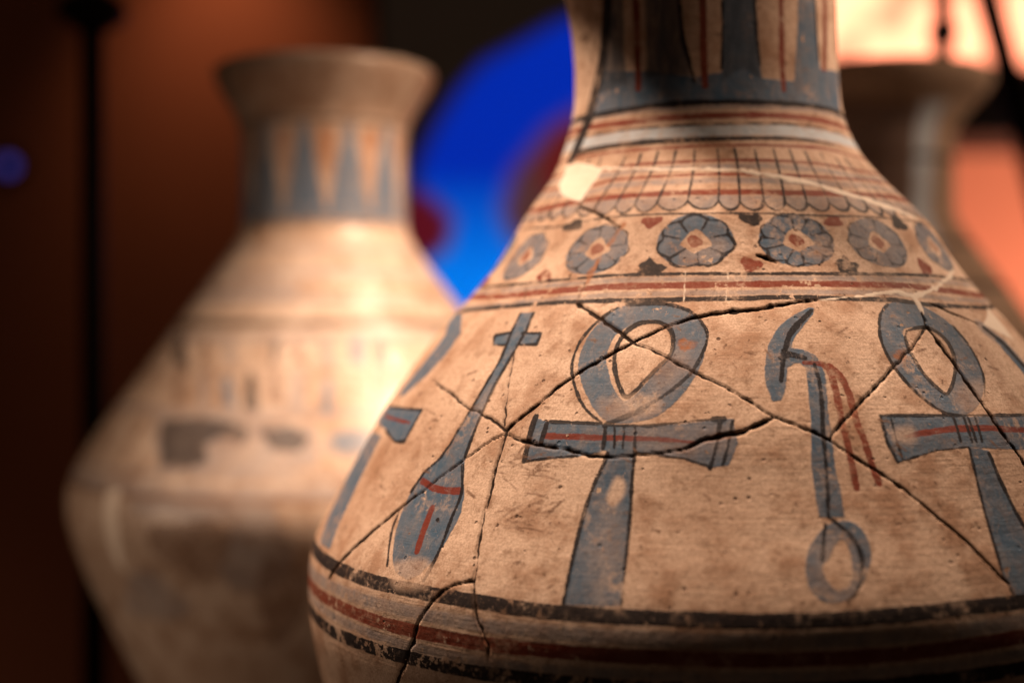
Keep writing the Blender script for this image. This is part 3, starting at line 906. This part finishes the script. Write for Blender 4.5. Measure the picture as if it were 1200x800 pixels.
rub([(660, 270), (720, 262), (742, 285), (700, 312)], 0.22, 4 * MM)
rub([(960, 275), (985, 285), (975, 305), (950, 300)], 0.35, 3 * MM)
rub([(800, 290), (850, 280), (845, 300), (805, 312)], 0.3, 3 * MM)
# ---- plaster repairs
J.begin(); area('plaster', [(655, 217), (665, 195), (680, 190), (707, 197), (693, 217), (680, 236), (668, 233), (657, 227)]); J.end(nid(), 'plaster_patch', SHOULDER, 0.0, 'square of pale plaster filling a chip')
J.begin(); area('plaster', [(1157, 360), (1152, 380), (1188, 399), (1172, 378)]); J.end(nid(), 'plaster_patch', SHOULDER, 0.0, 'triangle of pale plaster')
def seam(ch, pts, wpx, amp=0.16 * MM):
    uv = U(pts)
    r = float(np.interp(uv[:, 1].mean(), J.tab_s, J.tab[:, 1]))
    w = widths(uv, wpx) * 0.76
    p, ws = rough_line(uv, r, w=w, amp=amp)
    J.stroke(ch, p, ws)
J.begin()
seam('plaster', [(860, 200), (887, 204), (912, 207), (935, 212), (960, 217), (980, 224), (1010, 232), (1035, 241), (1075, 257)], [3, 5, 8, 8, 6, 6, 5, 5, 4])
seam('plaster', [(707, 197), (740, 197), (790, 199), (860, 200)], [4, 2.5, 2.5, 3])
J.end(nid(), 'plaster_seam', SHOULDER, 0.2)
J.begin()
seam('plaster', [(1118, 316), (1108, 328), (1095, 338), (1082, 344), (1070, 347), (1050, 342), (1025, 345), (1000, 349), (960, 352)], [5, 6, 6, 7, 8, 5, 4, 3, 2])
seam('plaster', [(1070, 347), (1076, 356), (1081, 367)], [9, 7, 4])
J.end(nid(), 'plaster_seam', SHOULDER, 0.2)

# ---- fractures
seam('crack', [(676, 356), (687, 362), (707, 375), (730, 392), (741, 400.5)], [5, 6.5, 5.5, 6, 5])
seam('crack', [(741, 400.5), (755, 406), (782, 419), (810, 435), (835, 447), (860, 460), (885, 475), (907, 489), (927, 496), (955, 507), (973, 516), (1000, 535), (1026, 551), (1041, 561), (1065, 578), (1095, 603), (1134, 635), (1167, 669), (1182, 683)], 2.7)
seam('crack', [(594, 505), (605, 494), (622, 480), (645, 462), (660, 449), (685, 432), (710, 418), (741, 401), (765, 390), (790, 379), (810, 372), (840, 367), (860, 365), (892, 362), (925, 356), (957, 352)], [5, 4, 3.5, 3, 3, 3, 3.2, 3.5, 3, 2.5, 3.5, 5, 5, 5, 4, 2])
seam('crack', [(507, 446), (527, 460), (550, 479), (575, 490), (592, 504)], [2.5, 4, 3, 4, 5])
seam('crack', [(604, 404), (599, 430), (594, 465), (591, 498)], [1.5, 2, 2, 3])
seam('crack', [(595, 509), (610, 516), (635, 522), (667, 527), (692, 535), (715, 536), (760, 533)], [4, 4, 4, 4.5, 3.5, 2.5, 1.6])
seam('crack', [(760, 533), (800, 527), (822, 517), (842, 512), (872, 506), (891, 497), (907, 489)], [1.5, 2, 6, 6, 5.5, 5, 3])
seam('crack', [(592, 508), (577, 515), (557, 529), (542, 540), (515, 559), (495, 576), (472, 592), (442, 617), (420, 636), (400, 656), (385, 678)], [3, 2, 1.8, 2, 1.4, 2, 2.4, 3.2, 3, 3.2, 3.5])
seam('crack', [(593, 508), (587, 530), (580, 552), (575, 580), (567, 606), (561, 637), (556, 680), (556, 698), (559, 724), (573, 756), (574, 775)], [4, 3, 3, 3, 3, 2.4, 2.6, 3, 3, 2, 1])
seam('crack', [(556, 681), (537, 684), (520, 692), (505, 707), (490, 731), (487, 745), (476, 775), (464, 803)], [4, 3, 3, 3, 3, 4, 4, 4])
seam('crack', [(1085, 384), (1067, 410), (1050, 427), (1025, 455), (1010, 470), (992, 490), (977, 507), (973, 516)], [3, 3, 3, 3.5, 4, 3, 3, 3])
seam('crack', [(1080, 366), (1086, 383), (1105, 407), (1125, 435), (1147, 467), (1170, 500), (1184, 520), (1200, 543), (1225, 575)], [2, 3, 3, 3.5, 3.5, 3.5, 3, 3, 3])
seam('crack', [(1090, 355), (1112, 365), (1147, 379)], [2, 1.8, 1.4])
seam('crack', [(679, 241), (700, 250), (715, 259), (727, 267)], [3, 4, 3.5, 3])
seam('crack', [(887, 299), (898, 302), (910, 307)], [2.5, 4.5, 2])
seam('crack', [(372, 700), (378, 712)], [1, 1])
seam('rust', [(730, 264), (722, 275), (714, 287)], [7, 9, 6])
seam('rust', [(705, 300), (695, 316), (688, 332)], [4, 8, 6])
seam('scratch', [(686, 333), (680, 345), (676, 353)], 3)
seam('scratch', [(617, 334), (615, 350)], 3)
seam('rust', [(822, 517), (845, 511), (872, 506)], [6, 9, 6])
blob('rust', 1055, 416, 8, 6)
blob('rust', 805, 404, 12, 7)
for x in (803, 853):
    seam('plaster', [(x, 318), (x - 1, 335), (x - 2, 353)], 1.6)
# scratches and scuffs beside the central fracture
for k in range(34):
    x, y = rng.uniform(576, 640), rng.uniform(515, 625)
    l, g = rng.uniform(12, 46), rng.normal(-0.2, 0.35)
    line('scratch', [(x, y), (x + l * 0.5 * math.cos(g), y + l * 0.5 * math.sin(g)), (x + l * math.cos(g + .1), y + l * math.sin(g + .1))], [1.6, rng.uniform(2.0, 3.2), 1.4])
for k in range(46):
    x, y = rng.uniform(420, 1180), rng.uniform(370, 690)
    l, g = rng.uniform(3, 15), rng.uniform(-0.6, 0.9)
    line('scratch', [(x, y), (x + l * math.cos(g), y + l * math.sin(g))], rng.uniform(2.0, 3.6))
# sherds sit at slightly different heights
lift = np.zeros((len(J.rows), len(J.cols)))
J.lift = lift
M_pot = pottery('painted_earthenware')
J.build(front, M_pot)

# mouth of the jar: inner wall
def mouth(root, cx, cy, prof, mat):
    vs, fs = lathe([(r, z) for r, z in prof], 64)
    vs = [(v[0] + cx - root.location[0], v[1] + cy - root.location[1], v[2] + ZC - root.location[2]) for v in vs]
    n = 64
    fs = [f[::-1] for f in fs[:-2]] + [fs[-1]]
    return mesh_obj('inner_wall', vs, fs, mat, root)
M_clay = plain('raw_clay', (0.30, 0.17, 0.10), 0.8, 0, 0.25, 40)
mouth(front, 0.0740, 0.542, [(0.0650, 0.1700), (0.0570, 0.161), (0.0500, 0.150), (0.0460, 0.13), (0.0455, 0.10), (0.049, 0.075)], M_clay)

# ================================================================== the two jars behind
PROF_B = [(0.1560, 0.0590), (0.1612, 0.0640), (0.1622, 0.0680), (0.1585, 0.0695), (0.1530, 0.0680), (0.1461, 0.0645), (0.1357, 0.0582), (0.1270, 0.0540), (0.1180, 0.0524), (0.1037, 0.0519), (0.0769, 0.0519), (0.0640, 0.0524),
          (0.0560, 0.0545), (0.0470, 0.0603), (0.0337, 0.0697), (0.0122, 0.0853), (-0.0063, 0.0980), (-0.0168, 0.1055), (-0.0350, 0.1185), (-0.0530, 0.1312), (-0.0708, 0.1432), (-0.0880, 0.1535), (-0.0990, 0.1574),
          (-0.1100, 0.1578), (-0.1220, 0.1552), (-0.1400, 0.1490), (-0.1609, 0.1410), (-0.1908, 0.1280), (-0.2158, 0.1160), (-0.2600, 0.0930), (-0.3050, 0.0690), (-0.3450, 0.0540), (BASE + 0.004, 0.0490), (BASE, 0.0470)]

def back_jar(x, y, k, label, paint, mat, seed, lip=1.0):
    global J, U
    root = empty('painted_jar', (x, y, TABLE_Z), label, 'jar', 'painted pottery jars on the display shelf')
    prof = [((z - BASE) * k + BASE, r * k * (1 + (lip - 1) * min(1, max(0, (z - 0.118) / 0.03))), x) for z, r in PROF_B]
    J = Jar(x, y, prof, (prof[0][0], prof[-1][0]), 2.2 * MM, 1.6, 90)
    U = J.uv
    zf = 0.5 * (J.z[:-1] + J.z[1:])[:, None]
    zz = lambda z: (z - BASE) * k + BASE
    J.part[:] = np.where(zf > zz(0.128), RIM, np.where(zf > zz(0.0560), NECK, np.where(zf > zz(-0.1000), SHOULDER, BELLY)))
    J.names = {RIM: ('rim', None, None), NECK: ('neck', None, None), SHOULDER: ('shoulder', None, None), BELLY: ('belly', None, None)}
    paint()
    J.build(root, mat, bumpy=0.6 * MM, seed=seed)
    mouth(root, x, y, [(0.0590 * k * lip, zz(0.1560)), (0.053 * k, zz(0.145)), (0.047 * k, zz(0.13)), (0.046 * k, zz(0.10)), (0.046 * k, zz(0.07))], M_clay)
    return root

def paint_left():
    J.f['fade'][:] = np.where(J.z > 0.056, 0.04, 0.20)[:, None]
    # petals on the neck, repeated round it
    s0, s1 = J.s_of_z(0.123), J.s_of_z(0.072)
    n = 12
    for k in range(n):
        t = -math.pi + (k + 0.5) * 2 * math.pi / n + 0.02
        w = 2 * math.pi / n
        J.begin(); J.poly('blue', [(t - 0.08 * w, s0), (t + 0.08 * w, s0), (t + 0.46 * w, s1), (t - 0.46 * w, s1)]); J.end(nid(), 'painted_petal', NECK, 0.5)
        t2 = t + w / 2
        if t2 < 3.0:
            J.begin(); J.poly('rust', [(t2 - 0.20 * w, s0 + 0.004), (t2 + 0.20 * w, s0 + 0.004), (t2, s0 + 0.036)]); J.end(nid(), 'petal_rib', NECK, 0.5)
    for ch, z, w in (('blue', 0.068, 0.006), ('dark', 0.0625, 0.002), ('dark', 0.1245, 0.002)):
        J.begin(); J.ring(ch, [(0, J.s_of_z(z))], w); J.end(nid(), 'painted_band', NECK, 0.0)
    for ch, y, w in (('wash', 292, 6), ('wash', 318, 8), ('scratch', 338, 4), ('wash', 352, 7), ('dark', 378, 9), ('wash', 395, 9), ('scratch', 436, 4), ('wash', 484, 8), ('dark', 500, 3), ('wash', 560, 7), ('wash', 578, 16), ('scratch', 588, 9)):
        s = U([(360, y)])[0, 1]; e = U([(360, y + w)])[0, 1] - s
        J.begin(); J.ring(ch, [(0, s)], e); J.end(nid(), 'painted_band', SHOULDER, 0.0)
    for i, x in enumerate((212, 240, 268, 294, 322, 350, 384, 418, 446)):
        for yy, hh in ((458, 17), (412, 11)):
            if rng.random() < 0.2: continue
            J.begin(); area(('scratch', 'dark', 'blue', 'wash')[(i * 3 + (yy == 412)) % 4], [(x - rng.uniform(3, 9), yy - hh + rng.uniform(-12, 4)), (x + rng.uniform(3, 9), yy - hh + rng.uniform(-12, 4)), (x + rng.uniform(4, 12), yy + hh + rng.uniform(-4, 12)), (x - rng.uniform(4, 12), yy + hh + rng.uniform(-4, 12))])
            J.end(nid(), 'painted_sign', SHOULDER, 0.5)
    J.begin()
    area('dark', [(188, 494), (225, 490), (262, 492), (292, 502), (286, 520), (262, 512), (240, 520), (244, 540), (214, 550), (190, 546)])
    area('wash', [(180, 488), (250, 480), (372, 500), (372, 545), (300, 560), (190, 560)])
    area('dark', [(306, 506), (340, 500), (366, 512), (350, 530), (318, 526)])
    area('blue', [(386, 508), (430, 504), (436, 526), (396, 532)])
    J.end(nid(), 'painted_sign', SHOULDER, 0.5)
    J.begin(); area('plaster', [(126, 575), (142, 572), (139, 620), (146, 670), (136, 660), (124, 615)]); J.end(nid(), 'plaster_patch', SHOULDER, 0.5, 'pale plaster repair strip')
    blob('scratch', 225, 640, 50, 34, 0.2); blob('wash', 180, 700, 40, 26, 0.5)
    area('wash', [(155, 580), (230, 584), (310, 580), (312, 602), (240, 610), (155, 600)])
    blob('wash', 300, 640, 40, 60); blob('scratch', 330, 700, 30, 50); blob('wash', 420, 520, 40, 18); blob('wash', 300, 340, 60, 12)

def paint_right():
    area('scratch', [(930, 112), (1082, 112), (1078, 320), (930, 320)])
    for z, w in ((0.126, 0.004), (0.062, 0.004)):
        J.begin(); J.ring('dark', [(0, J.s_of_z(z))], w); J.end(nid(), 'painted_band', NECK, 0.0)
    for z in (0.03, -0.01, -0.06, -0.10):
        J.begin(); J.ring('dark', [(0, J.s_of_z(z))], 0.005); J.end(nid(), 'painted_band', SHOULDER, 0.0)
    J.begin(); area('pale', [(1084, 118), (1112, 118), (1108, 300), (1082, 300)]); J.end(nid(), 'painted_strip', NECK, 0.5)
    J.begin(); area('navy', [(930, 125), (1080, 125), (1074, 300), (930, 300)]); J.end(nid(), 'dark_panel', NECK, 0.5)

M_pot2 = pottery('weathered_earthenware', (0.50, 0.41, 0.335), (0.27, 0.18, 0.125), 1.3, 0.36, 0.22)
M_pot3 = pottery('grey_earthenware', (0.32, 0.235, 0.17), (0.17, 0.11, 0.075), 1.2)
back_jar(-0.119, 0.870, 1.0, 'buff painted jar with flared rim standing left behind the rosette jar', paint_left, M_pot2, 3)
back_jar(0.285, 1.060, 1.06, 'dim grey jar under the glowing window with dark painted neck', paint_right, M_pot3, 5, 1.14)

# ================================================================== things in the dim background
M_black = plain('black_metal', (0.006, 0.005, 0.005), 0.55, 0.0, 0.2, 60, 0.2)
def post(name, label, px, Y, r, ztop_px, knob_px, knob_r, base=True, group=None):
    x, y, zk = at(px, knob_px, Y)
    zt = at(px, ztop_px, Y)[2]
    o = empty(name, (x, y, TABLE_Z), label, 'post', group)
    h, hk = zt - TABLE_Z, zk - TABLE_Z
    mesh_obj('rod', *lathe([(r * 0.2, h), (r * 0.9, h - 0.002), (r, h - 0.005), (r, 0.010)], 20), M_black, o)
    mesh_obj('collar', *lathe([(r * 1.2, hk + knob_r * 0.55), (knob_r * 0.8, hk + knob_r * 0.35), (knob_r, hk + 0.002), (knob_r * 0.92, hk - knob_r * 0.22), (r * 1.25, hk - knob_r * 0.55)], 28), M_black, o)
    if base:
        mesh_obj('base', *lathe([(0.030, 0.011), (0.034, 0.008), (0.035, 0.0)], 32), M_black, o)
    return o
post('display_post', 'slender black post with flat collar standing left of the buff jar', 108, 1.05, 0.0090, -45, 14, 0.027)
post('display_post', 'thin black rod with small collar in front of the glowing window', 1105, 1.18, 0.0085, -40, 38, 0.0140)
# leaning strut by the window
a = at(1150, -30, 1.30); b = at(1188, 110, 1.30)
k_ = (TABLE_Z - a[2]) / (b[2] - a[2])
foot = (a[0] + (b[0] - a[0]) * k_, 1.30, TABLE_Z)
st = empty('leaning_strut', foot, 'black strut leaning in front of the glowing window', 'strut')
vs, fs = lathe([(0.013, 1.0), (0.013, 0.0)], 16)
vs = [(v[0] + (a[0] - foot[0]) * v[2], v[1], (a[2] - TABLE_Z) * v[2]) for v in vs]
mesh_obj('rod', vs, fs, M_black, st)
mesh_obj('foot_pad', *lathe([(0.016, 0.008), (0.018, 0.0)], 20), M_black, st)

# glowing window: warm panes in a dark frame on the wall
x0, _, z1 = at(955, -70, 2.36); x1, _, z0 = at(1290, 84, 2.36)
gw = empty('glowing_window', (x0, 2.36, z0), 'warmly lit window panes in a dark frame on the wall', 'window')
M_pane = emit('lit_pane', (1.0, 0.29, 0.155), 3.2)
_q = NT(M_pane.node_tree)
_tc = _q.N.new('ShaderNodeTexCoord').outputs['Object']
_q.L.new(_q.step(_q.noise(_tc, 9.0, 2, 0.5), 0.36, 0.56, 1.7, 4.0), M_pane.node_tree.nodes['Principled BSDF'].inputs['Emission Strength'])
w_, h_ = x1 - x0, z1 - z0
M_frame = plain('dark_wood', (0.014, 0.009, 0.007), 0.5, 0, 0.3, 20)
cuts = [0, (at(1104, 0, 2.36)[0] - x0), (at(1168, 0, 2.36)[0] - x0), w_]
for i in range(3):
    mesh_obj('pane', *box(cuts[i] + 0.008, cuts[i + 1] - 0.008, 0.012, 0.020, 0.008, h_ - 0.008), M_pane, gw, False)
for i in range(4):
    mesh_obj('mullion', *box(cuts[i] - 0.0085, cuts[i] + 0.0085, 0.0, 0.039, 0.0, h_, 0.002), M_frame, gw, False)
for i in range(3):
    mesh_obj('sill' if i == 3 else 'rail', *box(cuts[i] + 0.0085, cuts[i + 1] - 0.0085, 0.002, 0.039, h_ - 0.012, h_, 0.002), M_frame, gw, False)
    mesh_obj('rail', *box(cuts[i] + 0.0085, cuts[i + 1] - 0.0085, 0.002, 0.039, 0.0, 0.012, 0.002), M_frame, gw, False)
# deep shelf board below the window
zb0, zb1 = at(1150, 178, 2.2)[2], at(1150, 90, 2.2)[2]
sb = mesh_obj('wall_beam', *box(0.35, 1.9, 2.18, 2.398, zb1 - 0.10, zb1 - 0.004, 0.004), M_frame, smooth=False)
sb['label'] = 'dark wooden beam along the wall below the glowing window'; sb['category'] = 'beam'

# coloured screen
Ys = 2.30
x0, _, z1 = at(445, -30, Ys); x1, _, z0 = at(770, 470, Ys)
sc_ = empty('video_screen', (x0, Ys, z0), 'luminous screen showing blue and red shapes between the jars', 'screen')
w_, h_ = x1 - x0, z1 - z0
mesh_obj('frame', *box(-0.012, w_ + 0.012, 0.004, 0.06, -0.012, h_ + 0.012, 0.004), M_black, sc_, False)
mesh_obj('bracket', *box(w_ / 2 - 0.05, w_ / 2 + 0.05, 0.06, 0.098, h_ / 2 - 0.05, h_ / 2 + 0.05), M_black, sc_, False)
n = 90
gx, gz = np.meshgrid(np.linspace(0, 1, n), np.linspace(0, 1, n))
PXs = 445 + gx * 325; PYs = 470 - gz * 500
def inside(poly, X, Y, soft):
    ins = np.zeros(X.shape, bool); d = np.full(X.shape, 1e9)
    for k in range(len(poly)):
        a, b = poly[k], poly[(k + 1) % len(poly)]
        if a[1] != b[1]:
            ins ^= ((a[1] > Y) != (b[1] > Y)) & (X < a[0] + (Y - a[1]) * (b[0] - a[0]) / (b[1] - a[1]))
        u = np.clip(((X - a[0]) * (b[0] - a[0]) + (Y - a[1]) * (b[1] - a[1])) / ((b[0] - a[0])**2 + (b[1] - a[1])**2), 0, 1)
        d = np.minimum(d, np.hypot(X - a[0] - u * (b[0] - a[0]), Y - a[1] - u * (b[1] - a[1])))
    return np.clip(0.5 + np.where(ins, d, -d) / soft, 0, 1)[..., None]
col = np.zeros((n, n, 3)); col[:] = (0.009, 0.005, 0.003)
bl = inside([(690, 18), (650, 30), (608, 54), (566, 76), (538, 108), (512, 150), (492, 192), (490, 222), (508, 232), (528, 262), (520, 290), (495, 310), (510, 350), (530, 385), (560, 420), (640, 420), (740, 330), (750, 30)], PXs, PYs, 14)
gy = np.clip((PYs - 200) / 130, 0, 1)[..., None]
col = col * (1 - bl) + bl * ((1 - gy) * np.array((0.0, 0.022, 0.40)) + gy * np.array((0.0, 0.20, 0.85)))
rd = inside([(470, 226), (500, 228), (532, 256), (524, 292), (496, 306), (470, 300)], PXs, PYs, 14)
col = col * (1 - rd) + rd * np.array((0.10, 0.005, 0.012))
rb = inside([(585, 250), (600, 200), (640, 150), (700, 115), (760, 110), (760, 260), (640, 300), (600, 285)], PXs, PYs, 22)
col = col * (1 - rb) + rb * np.array((0.085, 0.030, 0.028))
rr_ = inside([(630, 200), (655, 150), (720, 125), (760, 130), (760, 230), (650, 240)], PXs, PYs, 22)
col = col * (1 - rr_) + rr_ * np.array((0.13, 0.008, 0.008))
vs = [(gx[i, j] * w_, 0.0, gz[i, j] * h_) for i in range(n) for j in range(n)]
fs = [(i * n + j, i * n + j + 1, (i + 1) * n + j + 1, (i + 1) * n + j) for i in range(n - 1) for j in range(n - 1)]
m, nt, bs = new_mat('screen_picture')
at_ = nt.nodes.new('ShaderNodeAttribute'); at_.attribute_name = 'picture'
nt.links.new(at_.outputs['Color'], bs.inputs['Emission Color'])
bs.inputs['Emission Strength'].default_value = 1.0
bs.inputs['Base Color'].default_value = (0.01, 0.01, 0.01, 1); bs.inputs['Roughness'].default_value = 0.4
pic = mesh_obj('picture', vs, fs, m, sc_)
ca = pic.data.attributes.new('picture', 'FLOAT_COLOR', 'POINT')
ca.data.foreach_set('color', np.concatenate([col, np.ones((n, n, 1))], -1).reshape(-1).astype(np.float32))

# small blue indicator lamp on the wall
p = at(3, 192, 2.36)
il = empty('indicator_lamp', (p[0], 2.40, p[2]), 'tiny blue indicator lamp glowing on the dark wall', 'lamp')
vs, fs = lathe([(0.003, 0.016), (0.009, 0.013), (0.012, 0.005), (0.012, 0.0)], 20)
mesh_obj('lens', [(v[0], -v[2] - 0.010, v[1]) for v in vs], fs, emit('blue_lens', (0.10, 0.09, 0.62), 0.50), il)
vs, fs = lathe([(0.026, 0.010), (0.028, 0.0)], 24)
mesh_obj('bezel', [(v[0], -v[2], v[1]) for v in vs], fs, M_black, il)
